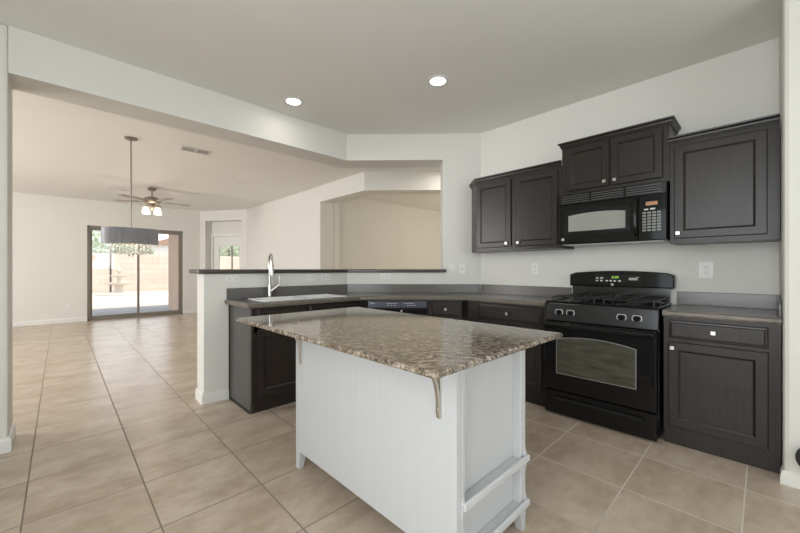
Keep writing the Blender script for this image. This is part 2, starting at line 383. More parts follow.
def foliage_tree(x, y, z, rx, rz, h, n, label):
    tr = thing('tree', label, 'tree', (x, y, -.1), 0)
    MB().tube([(0, 0, 0), (.05, 0, h*.5), (0, .05, h)], .1, 8, [.12, .09, .05]).build('trunk', 'bark', tr)
    b = MB()
    for _ in range(n):
        while True:
            p = Vector((random.uniform(-1, 1), random.uniform(-1, 1), random.uniform(-1, 1)))
            if p.length < 1: break
        p = Vector((p.x*rx, p.y*rx, h+p.z*rz)); q = Vector((random.gauss(0, 1), random.gauss(0, 1), random.gauss(0, 1))).normalized(); k = q.orthogonal().normalized(); s2 = random.uniform(.06, .14)
        vs = [b.b.verts.new(p+q*s2*1.6), b.b.verts.new(p+k*s2*.6), b.b.verts.new(p-q*s2*1.6), b.b.verts.new(p-k*s2*.6)]; b.b.faces.new(vs)
    b.build('foliage', 'leaf', tr)
foliage_tree(-.2, 29, 0, 2.4, 1.5, 3.2, 2600, 'green leafy tree over the block wall, left in the sliding door')
foliage_tree(3.2, 31, 0, 1.8, 1.0, 2.3, 1600, 'green bush behind the block wall, mid view of the sliding door')
foliage_tree(9.0, 27.5, 0, 2.4, 1.3, 2.9, 2200, 'green yard tree seen through the small glazed door')
nb = thing('neighbour_house', 'pale house with brown roof beyond the yard wall through the sliding door', 'house', (8.6, 36, -.1))
MB().box(-3, 5, 0, 6, 0, 3.4).build('house_wall', 'stuccow', nb)
MB().prism([(-3.4, 3.4), (5.4, 3.4), (1, 4.9)], -.4, 6.4, 'y').build('house_roof', 'roof', nb)

# ------------------------------------------------------------------ counters and bar
bar = MB(); BAR = [(.845, 3.345), (2.386, 3.345), dg(T_J+.035, -.035), dg(T_J+.035, -.002), dg(T_J-.004, -.002), dg(T_J-.004, .28), (2.516, 3.66), (.845, 3.66)]
tag(bar.prism(BAR, 1.136, 1.172).build('bar_ledge', 'bar', None, .009), 'dark laminate bar top capping the half wall behind the sink', 'bar top')

CZ = .900
ct = thing('countertop', 'dark grey laminate L-shaped worktop wrapping from sink to stove', 'countertop', (0, 0, 0))
cb = MB(); zb = CZ-.035
FY = 2.835; c5 = 5.01
SKX0, SKX1, SKY0, SKY1 = 1.24, 2.04, 2.915, 3.235
pA = (c5-FY, FY); pB = (2.915, c5-2.915)
cb.box(1.082, SKX0, FY, 3.378, zb, CZ); cb.box(SKX0, SKX1, FY, SKY0, zb, CZ); cb.box(SKX0, SKX1, SKY1, 3.378, zb, CZ)
cb.prism([(SKX1, FY), pA, pB, (2.915, 1.272), (3.498, 1.272), (3.498, 2.278), (2.398, 3.378), (SKX1, 3.378)], zb, CZ)
cb.build('worktop', 'lam', ct)
EP = [(0, zb-.004), (.012, zb-.004), (.017, zb+.008), (.017, CZ-.010), (.010, CZ), (0, CZ)]
MB().sweep([(1.082, 3.375), (1.082, FY), pA, pB, (2.915, 1.272)], EP).build('front_edge', 'lamedge', ct)
bs = MB(); bs.prism([(1.082, 3.378), (2.3985, 3.378), (2.392, 3.36), (1.082, 3.36)], CZ, 1.0)
q0, q1 = dg(.004, -.002), dg(T_B-.004, -.002); q2, q3 = dg(T_B-.012, -.02), dg(.010, -.02)
bs.prism([q0, q1, q2, q3], CZ, 1.0); bs.prism([(3.498, 2.272), (3.498, 1.272), (3.48, 1.272), (3.48, 2.264)], CZ, 1.0)
bs.build('backsplash', 'lam', ct, .003)
ct2 = thing('countertop', 'short dark grey worktop right of the black stove', 'countertop', (0, 0, 0))
MB().box(2.93, 3.498, -.068, .478, zb, CZ).build('worktop', 'lam', ct2)
MB().sweep([(2.93, .478), (2.93, -.068)], EP).build('front_edge', 'lamedge', ct2)
bs = MB(); bs.box(3.48, 3.498, -.068, .478, CZ, 1.0); bs.prism([(2.97, CZ), (3.479, CZ), (3.479, 1.0), (2.99, 1.0), (2.97, .97)], -.0685, -.056, 'y'); bs.build('backsplash', 'lam', ct2, .003)

# ------------------------------------------------------------------ cabinets (local: x along the front, -y outward, wall at y=0)
def panel_door(name, x0, x1, z0, z1, yf, parent, t_=.019, fr=.055, mat='wood', slab=False):
    yo = yf-t_
    def rc(i, y): return [(x0+i, y, z0+i), (x1-i, y, z0+i), (x1-i, y, z1-i), (x0+i, y, z1-i)]
    if slab: L = [rc(0, yf), rc(0, yo+.008), rc(.004, yo+.005), rc(.014, yo+.004), rc(.018, yo), rc(.022, yo)]
    else: L = [rc(0, yf), rc(0, yo+.004), rc(.004, yo), rc(fr-.003, yo), rc(fr+.001, yo+.004), rc(fr+.004, yo+.005), rc(fr+.009, yo+.010), rc(fr+.011, yo+.010)]
    return MB().loops(L).build(name, mat, parent)
def knob(x, z, yf, parent):
    m = MB(); m.cyl((x, yf, z), (x, yf-.014, z), .005, 10); s = .0125
    m.loops([[(x-a, y, z-a), (x+a, y, z-a), (x+a, y, z+a), (x-a, y, z+a)] for a, y in ((s*.8, yf-.012), (s, yf-.016), (s, yf-.022), (s*.85, yf-.026))])
    return m.build('knob', 'nickel', parent)
def toe(mb, x0, x1, yf): mb.box(x0, x1, yf+.028, yf+.05, 0, .1)

# sink base cabinet
sk = thing('sink_cabinet', 'dark brown sink base cabinet with grey end panel under the half wall', 'cabinet', (1.106, 3.378, 0))
w = 1.084; yf = -.518
b = MB(); b.box(.018, .036, yf+.02, -.02, .1, .86); b.box(w-.018, w, yf+.02, -.02, .1, .86); b.box(.036, w-.018, yf+.02, -.02, .1, .118); b.box(.036, w-.018, -.02, -.004, .1, .86)
b.box(.018, w, yf, yf+.02, .1, .14); b.box(.018, w, yf, yf+.02, .655, .71); b.box(.018, w, yf, yf+.02, .83, .862); b.box(.018, .055, yf, yf+.02, .14, .83); b.box(.465, .515, yf, yf+.02, .14, .83); b.box(w-.03, w, yf, yf+.02, .14, .83)
b.build('body', 'wood', sk)
tk = MB(); toe(tk, .018, w, yf); tk.build('toe_kick', 'wood', sk)
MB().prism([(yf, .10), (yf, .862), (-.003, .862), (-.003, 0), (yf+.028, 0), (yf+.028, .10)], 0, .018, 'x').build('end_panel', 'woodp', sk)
m = MB(); m.box(-.007, 0, yf+.05, -.012, 0, .018); m.box(-.007, 0, -.012, -.003, 0, .862); m.build('edge_trim', 'wood', sk)
MB().box(-.002, .018, yf-.003, yf+.03, .10, .862).build('corner_stile', 'wood', sk)
for x0, x1, kx in ((.045, .47, .43), (.512, 1.04, .55)):
    panel_door('false_drawer_front', x0, x1, .70, .845, yf, sk, slab=True)
    dr_ = panel_door('door', x0, x1, .135, .675, yf, sk); knob(kx, .635, yf-.019, dr_)

# corner filler + dishwasher + narrow drawer cabinet on the diagonal
dgr = R(0)
F0 = (c5+.04-2.86, 2.86)          # left corner of the diagonal face
dwd = (5.78-(c5+.04))/math.sqrt(2)  # depth of the diagonal face from wall
def diag_thing(name, label, cat, t): return thing(name, label, cat, (dg(t, -.003)[0], dg(t, -.003)[1], 0), -45)
# local x measured from dg(t): face left corner is at t=.10 approx
tl = (F0[0]-dg(0, -dwd)[0])/DI.x
dw = diag_thing('dishwasher', 'black built-in dishwasher under the angled corner worktop', 'dishwasher', tl+.085)
yf = -dwd+.003; w = .60
MB().box(.004, w-.004, yf+.02, -.02, .09, .86).build('tub', 'blackp', dw)
MB().box(.004, w-.004, yf+.05, yf+.07, 0, .088).build('toe_panel', 'blackp', dw)
MB().box(.003, w-.003, yf-.02, yf+.018, .11, .774).build('door', 'black', dw, .006)
cp = MB().prism([(yf+.018, .778), (yf-.022, .778), (yf-.028, .790), (yf-.024, .845), (yf-.012, .857), (yf+.018, .857)], .003, w-.003, 'x').build('control_panel', 'dwpanel', dw, .003)
MB().prism([(.345, .74), (.352, .765), (.33, .752)], yf-.026, yf-.0195, 'y').build('latch', 'mark', [c for c in dw.children if c.name.startswith('door')][0])
for i, x in enumerate((.20, .235, .27, .40, .425, .45, .475)): MB().box(x, x+.012, yf-.0285, yf-.0245, .806, .811).build('button', 'mark', cp)
for x0, x1 in ((.035, .07), (.19, .30), (.36, .47)): MB().box(x0, x1, yf-.0275, yf-.0235, .826, .829).build('printed_line', 'mark', cp)
nd = diag_thing('base_cabinet', 'narrow dark brown one-drawer base cabinet between dishwasher and corner', 'cabinet', tl+.69)
w = .345
MB().box(.001, w, yf, -.03, .1, .862).build('body', 'wood', nd); tk = MB(); toe(tk, .001, w, yf); tk.build('toe_kick', 'wood', nd)
dd1 = panel_door('drawer', .035, .318, .70, .84, yf, nd, slab=True); knob(.177, .77, yf-.019, dd1)
dd2 = panel_door('door', .035, .318, .135, .675, yf, nd); knob(.07, .63, yf-.019, dd2)

# base cabinet left of the range
def range_thing(name, label, cat, y, z=0, group=None): return thing(name, label, cat, (3.498, y, z), -90, group)
yf = -.556
lc = range_thing('base_cabinet', 'wide dark brown base cabinet left of the stove, drawer over two doors', 'cabinet', 2.062)
w = 2.062-1.274
MB().prism([(0.001, yf), (w, yf), (w, -.03), (.001, -.03)], .1, .862).build('body', 'wood', lc); tk = MB(); toe(tk, .02, w, yf); tk.build('toe_kick', 'wood', lc)
x0, x1 = 2.062-1.935, 2.062-1.305
dd1 = panel_door('drawer', x0, x1, .70, .84, yf, lc, slab=True); knob((x0+x1)/2, .77, yf-.019, dd1)
xm2 = (x0+x1)/2
for a, c, k in ((x0, xm2-.004, xm2-.04), (xm2+.004, x1, xm2+.04)):
    d_ = panel_door('door', a, c, .135, .675, yf, lc); knob(k, .635, yf-.019, d_)
# base cabinet right of the range
rc_ = range_thing('base_cabinet', 'dark brown single-door base cabinet at the right wall beside the stove', 'cabinet', .476)
w = .542; yf = -.552
MB().box(.001, w, yf, -.03, .1, .862).build('body', 'wood', rc_); MB().box(.001, w, yf+.022, yf+.04, 0, .1).build('toe_kick', 'wood', rc_)
dd1 = panel_door('drawer', .031, .492, .715, .835, yf, rc_, slab=True); knob(.255, .777, yf-.019, dd1)
dd2 = panel_door('door', .027, .492, .13, .692, yf, rc_); knob(.052, .655, yf-.019, dd2)

# upper cabinets
CR = [(0, 0), (.008, 0), (.008, .010), (.013, .014), (.016, .026), (.028, .036), (.030, .045), (0, .045)]
def crown(path, z, parent): MB().sweep(path, [(o, z+h) for o, h in CR]).build('crown_moulding', 'wood', parent)
yu = -.298; UB = 1.36; UT = 2.09
ul = range_thing('wall_cabinet', 'dark brown two-door wall cabinet with angled end by the corner', 'cabinet', 2.137, 0)
wl = 2.137-1.249
MB().prism([(0, yu), (wl, yu), (wl, -.001), (-.130, -.001), (-.208, -.083)], UB, UT).build('body', 'wood', ul)
crown([(-.205, -.093), (0, yu), (wl, yu)], UT, ul)
for a, c, k in ((.012, .404, .368), (.455, .858, .49)):
    d_ = panel_door('door', a, c, UB+.035, UT-.03, yu, ul, fr=.05); knob(k, UB+.07, yu-.019, d_)
um = range_thing('wall_cabinet', 'short raised dark brown wall cabinet above the microwave', 'cabinet', 1.247)
wm = .766
MB().box(.001, wm, yu, -.001, 1.817, 2.235).build('body', 'wood', um)
crown([(.001, -.002), (.001, yu), (wm, yu), (wm, -.002)], 2.235, um)
for a, c, k in ((.04, .376, .345), (.388, .728, .42)):
    d_ = panel_door('door', a, c, 1.85, 2.222, yu, um, fr=.05); knob(k, 1.885, yu-.019, d_)
ur = range_thing('wall_cabinet', 'dark brown single-door wall cabinet at the right wall', 'cabinet', .479)
wr = .546
MB().box(.001, wr, yu, -.001, UB, UT-.005).build('body', 'wood', ur)
crown([(-.012, yu), (wr, yu)], UT-.005, ur)
d_ = panel_door('door', .026, .492, UB+.035, UT-.035, yu, ur, fr=.055); knob(.05, UB+.07, yu-.019, d_)

# ------------------------------------------------------------------ microwave
mw = range_thing('microwave', 'black over-the-range microwave under the short wall cabinet', 'microwave', 1.245)
W_ = .757; ym = -.345; z0, z1 = 1.385, 1.812
MB().box(.003, W_, ym, -.004, z0, z1).build('body', 'blackp', mw)
MB().box(.02, W_-.02, ym+.01, -.02, z0-.004, z0+.001).build('bottom_filter', 'mark', mw)
gr = MB().box(.003, W_, ym-.024, ym-.001, 1.722, z1).build('vent_grille', 'blackp', mw, .003)
for r_ in range(4):
    for k in range(3):
        sx0 = .02+k*.243
        MB().box(sx0, sx0+.225, ym-.029, ym-.023, 1.736+r_*.018, 1.743+r_*.018).build('slat', 'slatm', gr)
md = MB().box(.003, .585, ym-.026, ym-.001, z0+.004, 1.719).build('door', 'black', mw, .004)
def arch(x0, x1, zb_, zt, rise, n=14, r=.012):
    P = [(x0, zb_), (x1, zb_)]
    for i in range(n+1):
        u_ = i/n; x = x1+(x0-x1)*u_; P.append((x, zt+rise*(1-(2*u_-1)**2)))
    return P
MB().prism(arch(.045, .53, 1.462, 1.655, .02), ym-.0275, ym-.0255, 'y').build('window_surround', 'blackp', md)
MB().prism(arch(.081, .502, 1.492, 1.625, .016), ym-.0295, ym-.0270, 'y').build('window', 'mwglass', md)
hd = MB(); hd.tube([(.572, ym-.026, 1.43), (.572, ym-.050, 1.45), (.572, ym-.062, 1.50), (.572, ym-.066, 1.56), (.572, ym-.062, 1.62), (.572, ym-.050, 1.68), (.572, ym-.026, 1.70)], .013, 10); hd.build('handle', 'black', md, smooth=True)
MB().cyl((.035, ym-.026, 1.428), (.035, ym-.029, 1.428), .012, 18).build('emblem', 'emblem', md)
cp = MB().box(.589, W_, ym-.026, ym-.001, z0+.004, 1.719).build('control_panel', 'black', mw, .004)
MB().box(.633, .705, ym-.0275, ym-.0255, 1.645, 1.672).build('display', 'amber', cp)
for r_ in range(7):
    for c_ in range(4):
        MB().box(.612+c_*.030, .635+c_*.030, ym-.0275, ym-.0255, 1.455+r_*.0215, 1.469+r_*.0215).build('button', 'keys', cp)
MB().box(.622, .648, ym-.0275, ym-.0255, 1.612, 1.621).build('button', 'mark', cp); MB().box(.66, .69, ym-.0275, ym-.0255, 1.612, 1.624).build('button', 'mark', cp)

# ------------------------------------------------------------------ gas range
rg = range_thing('gas_range', 'black freestanding gas stove between the dark base cabinets', 'stove', 1.2635)
W_ = .767
MB().box(.002, W_, -.565, -.02, .022, .896).build('body', 'black', rg)
MB().prism([(-.565, .76), (-.605, .76), (-.588, .892), (-.582, .9), (-.565, .9)], .001, W_, 'x').build('control_panel', 'cpanel', rg, .004)
pan = [c for c in rg.children if c.name.startswith('control_panel')][0]
tp = MB(); tp.box(.001, W_, -.585, -.085, .897, .908); tp.box(.001, W_, -.587, -.565, .905, .914); tp.box(.001, .02, -.565, -.085, .905, .914); tp.box(W_-.019, W_, -.565, -.085, .905, .914)
cook = tp.build('cooktop', 'black', rg, .003)
for kx in (.11, .198, .55, .644):
    m = MB(); m.cyl((kx, -.597, .828), (kx, -.612, .826), .020, 20, .018); m.box(kx-.004, kx+.004, -.626, -.610, .808, .845)
    kb = m.build('knob', 'blackp', pan)
    rr = MB(); rr.loops([[(kx+r_*math.cos(a), y, .828+r_*math.sin(a)) for a in [math.pi*(.75+1.5*i/18)+0 for i in range(19)]] for r_, y in ((.026, -.5985), (.031, -.5985), (.031, -.594), (.026, -.594))], False, False)
    rr.build('dial_mark', 'mark', pan)
# oven door
od = MB().box(.004, W_-.004, -.628, -.567, .207, .753).build('oven_door', 'black', rg, .008)
wx0, wx1, wz0, wz1 = 1.2635-1.158, 1.2635-.622, .345, .612
MB().prism(arch(wx0-.006, wx1+.006, wz0-.006, wz1+.006, .032, 18), -.630, -.6275, 'y').build('window_trim', 'rim', od)
MB().prism(arch(wx0, wx1, wz0, wz1, .032, 18), -.632, -.6295, 'y').build('window', 'oveng', od)
hb = MB(); hb.prism([(-.628, .708), (-.662, .712), (-.672, .724), (-.668, .740), (-.65, .748), (-.628, .748)], .012, W_-.012, 'x'); hb.build('handle', 'black', od, .006)
dw_ = MB().box(.004, W_-.004, -.624, -.567, .014, .198).build('storage_drawer', 'black', rg, .008)
hb = MB(); hb.loops([[(.09+a, y, z) for y, z in ((-.624, .128), (-.650, .133), (-.655, .145), (-.645, .155), (-.624, .158))] for a in (0, .02, .577, .597)]); hb.build('handle', 'black', dw_, .004)
for x in (.05, W_-.05):
    for y in (-.52, -.08): MB().cyl((x, y, 0), (x, y, .024), .018, 12).build('foot', 'blackp', rg)
# backguard
BG = []
n = 16
for i in range(n+1):
    u_ = i/n; x = .004+.776*u_; zz = 1.138+.022*(1-(2*u_-1)**2)
    if i in (0, n): zz -= .012
    BG.append((x, zz))
bgp = [(.78, 1.02), (.004, 1.02)]+BG
bg = MB().prism(bgp, -.085, -.006, 'y').build('backguard', 'black', rg, .010, seg=3)
MB().box(.02, W_-.02, -.055, -.012, .908, 1.019).build('backguard_riser', 'riser', rg)
lip = MB(); lip.tube([(.03, -.06, .925), (W_-.03, -.06, .925)], .010, 8); lip.build('vent_rail', 'black', rg, smooth=True)
MB().box(.215, .565, -.0875, -.084, 1.062, 1.128).build('display_panel', 'paneld', bg)
dp = [c for c in bg.children][0]
def digits(text, x, z, h, y, mat, parent):
    SEG = {'1': 'bc', '0': 'abcdef', '2': 'abged', '4': 'fgbc', '3': 'abgcd'}
    w2 = h*.5; m = MB(); t2 = h*.14
    for ch in text:
        if ch == ':':
            m.box(x, x+t2, y-.001, y, z+h*.25, z+h*.25+t2); m.box(x, x+t2, y-.001, y, z+h*.65, z+h*.65+t2); x += t2*2.5; continue
        for s_ in SEG[ch]:
            a, b2, c, d3 = {'a': (0, w2, h-t2, h), 'g': (0, w2, h/2-t2/2, h/2+t2/2), 'd': (0, w2, 0, t2), 'f': (0, t2, h/2, h), 'b': (w2-t2, w2, h/2, h), 'e': (0, t2, 0, h/2), 'c': (w2-t2, w2, 0, h/2)}[s_]
            m.box(x+a, x+b2, y-.001, y, z+c, z+d3)
        x += w2*1.35
    return m.build('clock_digits', mat, parent)
digits('12:04', .345, 1.094, .020, -.0875, 'green', dp)
for i, x in enumerate((.228, .262, .305, .335, .365, .402)): MB().box(x, x+.017, -.0885, -.0872, 1.068, 1.079).build('button', 'mark', dp)
MB().box(.228, .247, -.0885, -.0872, 1.092, 1.102).build('button', 'mark', dp); MB().box(.26, .287, -.0885, -.0872, 1.094, 1.101).build('button', 'mark', dp)
m = MB(); m.prism([(.475, 1.094), (.53, 1.096), (.55, 1.108), (.545, 1.110), (.525, 1.101), (.48, 1.100)], -.0885, -.0872, 'y'); m.box(.478, .54, -.0885, -.0872, 1.083, 1.089); m.build('printed_mark', 'mark', dp)
MB().cyl((.355, -.085, 1.042), (.355, -.088, 1.042), .011, 18).build('emblem', 'emblem', bg)
# burners and grates
for cx in (.20, .577):
    for cy in (-.44, -.21):
        m = MB(); m.lathe([(.055, 0), (.055, .006), (.04, .008), (.04, .014), (.034, .02), (.012, .021)], (cx, cy, .908), 20); m.build('burner', 'blackm', rg, smooth=True)
    g_ = MB(); zt = .945; x0, x1, ya, yb = cx-.155, cx+.155, -.555, -.105; r_ = .0065
    g_.tube([(x0, ya, zt), (x1, ya, zt), (x1, yb, zt), (x0, yb, zt), (x0, ya, zt)], r_, 6)
    g_.tube([(x0, (ya+yb)/2, zt), (x1, (ya+yb)/2, zt)], r_, 6)
    for cy in (-.44, -.21):
        for k in range(4):
            a = math.pi/2*k+(0 if k % 2 == 0 else 0); dx, dy = math.cos(a), math.sin(a)
            L2 = .155 if abs(dx) > .5 else .11
            g_.tube([(cx+dx*.03, cy+dy*.03, zt+.008), (cx+dx*L2, cy+dy*L2, zt)], r_, 6)
    for x in (x0, x1):
        for y in (ya, yb, (ya+yb)/2): g_.tube([(x, y, zt), (x, y, .909)], r_, 6)
    g_.build('grate', 'blackm', rg, smooth=True)

# ------------------------------------------------------------------ sink and faucet
si = thing('sink', 'white double-bowl drop-in sink in the grey worktop', 'sink', (SKX0, SKY0, CZ))
sw, sd = SKX1-SKX0, SKY1-SKY0
def ring(o, z): return [(-o, -o, z), (sw+o, -o, z), (sw+o, sd+o, z), (-o, sd+o, z)]
rm = MB(); e = .018; mid = sw/2
rm.box(-e, sw+e, -e, .025, .0005, .010); rm.box(-e, sw+e, sd-.03, sd+e, .0005, .010); rm.box(-e, .025, .025, sd-.03, .0005, .010); rm.box(sw-.025, sw+e, .025, sd-.03, .0005, .010); rm.box(mid-.018, mid+.018, .025, sd-.03, .0005, .010)
rm.build('rim', 'sinkw', si, .003)
for a, c in ((.022, mid-.016), (mid+.016, sw-.022)):
    bb = MB(); y0_, y1_ = .022, sd-.027
    bb.loops([[(a+i, y0_+i, z), (c-i, y0_+i, z), (c-i, y1_-i, z), (a+i, y1_-i, z)] for i, z in ((0, .001), (.015, -.16), (.04, -.18))], False, True)
    bo = bb.build('bowl', 'sinkw', si); bo.modifiers.new('solid', 'SOLIDIFY').thickness = .003
    MB().lathe([(.04, -.1795), (.04, -.177), (.02, -.177)], ((a+c)/2, (y0_+y1_)/2, 0), 18).build('drain', 'steel', si)
fa = thing('faucet', 'brushed steel gooseneck pull-down faucet behind the white sink', 'faucet', (1.445, 3.298, CZ+.001))
MB().lathe([(.028, 0), (.028, .008), (.022, .014), (.021, .12), (.017, .14)], n=18).build('base', 'steel', fa, smooth=True)
dv = Vector((-.28, -.96, 0)).normalized(); pts = [(0, 0, .10), (0, 0, .30)]
for i in range(1, 12):
    a = math.pi*i/11; pts.append((dv.x*.075*(1-math.cos(a)), dv.y*.075*(1-math.cos(a)), .33+.078*math.sin(a)))
pts.append((dv.x*.152, dv.y*.152, .30))
MB().tube(pts, .0135, 12).build('spout', 'steel', fa, smooth=True)
MB().tube([(dv.x*.15, dv.y*.15, .325), (dv.x*.153, dv.y*.153, .27), (dv.x*.156, dv.y*.156, .215)], .015, 12, [.0155, .020, .021]).build('spray_head', 'steel', fa, smooth=True)
hl = MB(); hl.tube([(.012, -.004, .065), (.06, -.02, .105), (.083, -.03, .125)], .016, 10, [.018, .018, .013]); hl.tube([(.083, -.03, .125), (.092, -.03, .15), (.084, -.024, .205)], .007, 8, [.010, .008, .005]); hl.build('lever', 'steel', fa, smooth=True)

# ------------------------------------------------------------------ island
isl = thing('kitchen_island', 'white beadboard kitchen island with a speckled brown granite top', 'island', (0, 0, 0))
IX0, IX1, IY0, IY1 = 1.006, 1.521, .754, 1.93; IZ = .875
MB().box(IX0+.024, IX1-.024, IY0+.045, IY1-.024, .10, IZ).build('body', 'white', isl)
# beadboard: grooved sheet
P = []; y = IY0; pitch = .0425
P.append((IX0, IY0))
yy = IY0+.055
while yy < IY1-.05:
    P += [(IX0, yy-.0009), (IX0+.0009, yy), (IX0, yy+.0009)]; yy += pitch
P += [(IX0, IY1), (IX0+.022, IY1), (IX0+.022, IY0)]
MB().prism(P, .108, IZ).build('beadboard_panel', 'white', isl)
MB().box(IX0+.024, IX1, IY1-.022, IY1, .108, IZ).build('far_panel', 'white', isl, .002)
MB().box(IX1-.022, IX1, IY0+.045, IY1-.024, .108, IZ).build('back_panel', 'white', isl, .002)
def leg(x, y, sx, sy):
    a, bq = .05, .032
    def q(k, z): return [(x, y, z), (x+sx*k, y, z), (x+sx*k, y+sy*k, z), (x, y+sy*k, z)]
    MB().loops([q(bq, 0), q(a, .107)]).build('leg', 'white', isl, .002)
leg(IX0, IY1, 1, -1); leg(IX1, IY1, -1, -1); leg(IX0, IY0, 1, 1); leg(IX1, IY0, -1, 1)
# near end: posts, recessed panel, two ledge shelves
MB().box(IX0+.023, IX0+.050, IY0, IY0+.044, .108, IZ).build('corner_post', 'white', isl, .004)
MB().box(IX1-.046, IX1, IY0, IY0+.044, .108, IZ).build('corner_post', 'white', isl, .004)
MB().box(IX0+.05, IX1-.046, IY0+.038, IY0+.0445, .04, IZ-.002).build('end_panel', 'white', isl)
for z in (.325, .125):
    s_ = MB().box(IX0+.051, IX1-.047, IY0-.010, IY0+.037, z-.008, z+.002).build('ledge_shelf', 'white', isl, .002)
    m = MB(); m.prism([(IY0-.022, z-.012), (IY0-.012, z-.014), (IY0-.003, z-.008), (IY0-.003, z+.010), (IY0-.010, z+.016), (IY0-.020, z+.012)], IX0+.024, IX1+.004, 'x'); m.build('lip', 'white', s_, .004)
    for x in (IX0+.026, IX1-.016):
        MB().prism([(IY0, z-.070), (IY0-.003, z-.055), (IY0-.009, z-.016), (IY0-.009, z+.014), (IY0-.003, z+.030), (IY0, z+.055)], x-.002, x+.012, 'x').build('shelf_bracket', 'white', s_)
# granite top with a slightly chipped edge
GX0, GX1, GY0, GY1 = .728, 1.588, .616, 2.108
GZ = .895
gt = MB(); loop = []
def side(p, q, n):
    for i in range(n): loop.append((p[0]+(q[0]-p[0])*i/n, p[1]+(q[1]-p[1])*i/n))
rr_ = .006
side((GX0, GY0), (GX1, GY0), 60); side((GX1, GY0), (GX1, GY1), 80); side((GX1, GY1), (GX0, GY1), 60); side((GX0, GY1), (GX0, GY0), 80)
cx_, cy_ = (GX0+GX1)/2, (GY0+GY1)/2
def inset(d, jit=0):
    out = []
    for x, y in loop:
        dx = d if x < cx_ else -d; dy = d if y < cy_ else -d
        onx = min(abs(x-GX0), abs(x-GX1)) < 1e-6; ony = min(abs(y-GY0), abs(y-GY1)) < 1e-6
        j = random.uniform(-jit, jit)
        out.append((x+(dx+j if onx else 0), y+(dy+j if ony else 0)))
    return out
gt.loops([[(x, y, z) for x, y in inset(d, j)] for d, j, z in ((.004, .001, GZ-.020), (0, .0012, GZ-.015), (0, .0012, GZ-.006), (.003, .0005, GZ-.001), (.007, 0, GZ))])
gt.build('granite_top', 'granite', isl)
for by in (.832, 1.865):
    m = MB(); path = []
    for i in range(13):
        a = i/12; path.append((IX0-.008-.17*(a**3.2), .63+.236*(1-(1-a)**1.25) if a < 1 else .868))
    path[0] = (IX0-.006, .632)
    L = []
    for i, (x, z) in enumerate(path):
        p0 = path[max(0, i-1)]; p1 = path[min(12, i+1)]; tx, tz = p1[0]-p0[0], p1[1]-p0[1]; l_ = math.hypot(tx, tz); nx, nz = -tz/l_*.005, tx/l_*.005; hw = .0085
        L.append([(x+nx, by-hw, z+nz), (x+nx, by+hw, z+nz), (x-nx, by+hw, z-nz), (x-nx, by-hw, z-nz)])
    m.loops(L); m.box(IX0-.006, IX0, by-.0095, by+.0095, .625, .872); m.box(IX0-.19, IX0, by-.0095, by+.0095, .868, .8745)
    br_ = m.build('bracket', 'nickel', isl, .002)
    MB().cyl((IX0-.006, by, .66), (IX0-.017, by, .66), .006, 10).build('bolt', 'nickel', br_)

# ------------------------------------------------------------------ wall plates
def plate(label, kind, loc, rz, w, h, group=None):
    nm = 'light_switch' if kind == 'switch' else ('cable_jack' if kind == 'jack' else 'electrical_outlet')
    t_ = thing(nm, label, 'switch' if kind == 'switch' else 'outlet', loc, rz)
    MB().box(-w/2, w/2, -.006, 0, -h/2, h/2).build('plate', 'plate', t_, .002)
    def sock(cx, cz, hor):
        s_ = MB(); r_ = .016
        s_.box(cx-r_, cx+r_, -.008, -.0055, cz-r_, cz+r_); so = s_.build('socket', 'plate', t_, .003)
        k = MB()
        if hor: k.box(cx-.006, cx+.004, -.0087, -.0075, cz+.005, cz+.0075); k.box(cx-.006, cx+.004, -.0087, -.0075, cz-.0075, cz-.005); k.box(cx+.008, cx+.0125, -.0087, -.0075, cz-.002, cz+.002)
        else: k.box(cx-.0075, cx-.005, -.0087, -.0075, cz-.004, cz+.006); k.box(cx+.005, cx+.0075, -.0087, -.0075, cz-.004, cz+.006); k.box(cx-.002, cx+.002, -.0087, -.0075, cz-.0125, cz-.008)
        k.build('slots', 'slot', so)
    if kind == 'v': sock(0, .021, False); sock(0, -.021, False)
    elif kind == 'h': sock(-.021, 0, True); sock(.021, 0, True)
    elif kind == 'double': [sock(x, z, False) for x in (-.03, .03) for z in (0,)]
    elif kind == 'switch':
        MB().box(-.016, .016, -.010, -.0055, -.033, .033).build('rocker', 'plate', t_, .003)
    elif kind == 'jack':
        MB().cyl((0, -.006, 0), (0, -.012, 0), .006, 10).build('jack', 'slot', t_)
    return t_
yq = 3.3795
plate('white two-gang outlet on the half wall left of the faucet', 'double', (1.135, yq, 1.087), 0, .115, .072)
plate('white wall plate right of the faucet, left of a close pair', 'h', (1.925, yq, 1.087), 0, .115, .072)
plate('white outlet right of the faucet nearest the angled corner', 'h', (2.115, yq, 1.087), 0, .115, .072)
def dplate(label, kind, t_, z, w, h): x, y = dg(t_, -.0005); return plate(label, kind, (x, y, z), -45, w, h)
dplate('white horizontal outlet on angled wall above the dishwasher', 'h', .455, 1.092, .115, .072)
dplate('white rocker light switch right of the bar top end', 'switch', 1.225, 1.175, .075, .12)
dplate('cream cable jack plate beside the light switch', 'jack', 1.34, 1.175, .072, .118)
plate('white outlet on the wall left of the stove', 'v', (3.4995, 1.63, 1.178), -90, .075, .118)
plate('white outlet under the right wall cabinet beside the stove', 'v', (3.4995, .305, 1.168), -90, .085, .128)
plate('white outlet low on the far wall left of the sliding door', 'v', (.12, YF-.0005, .34), 0, .075, .118)
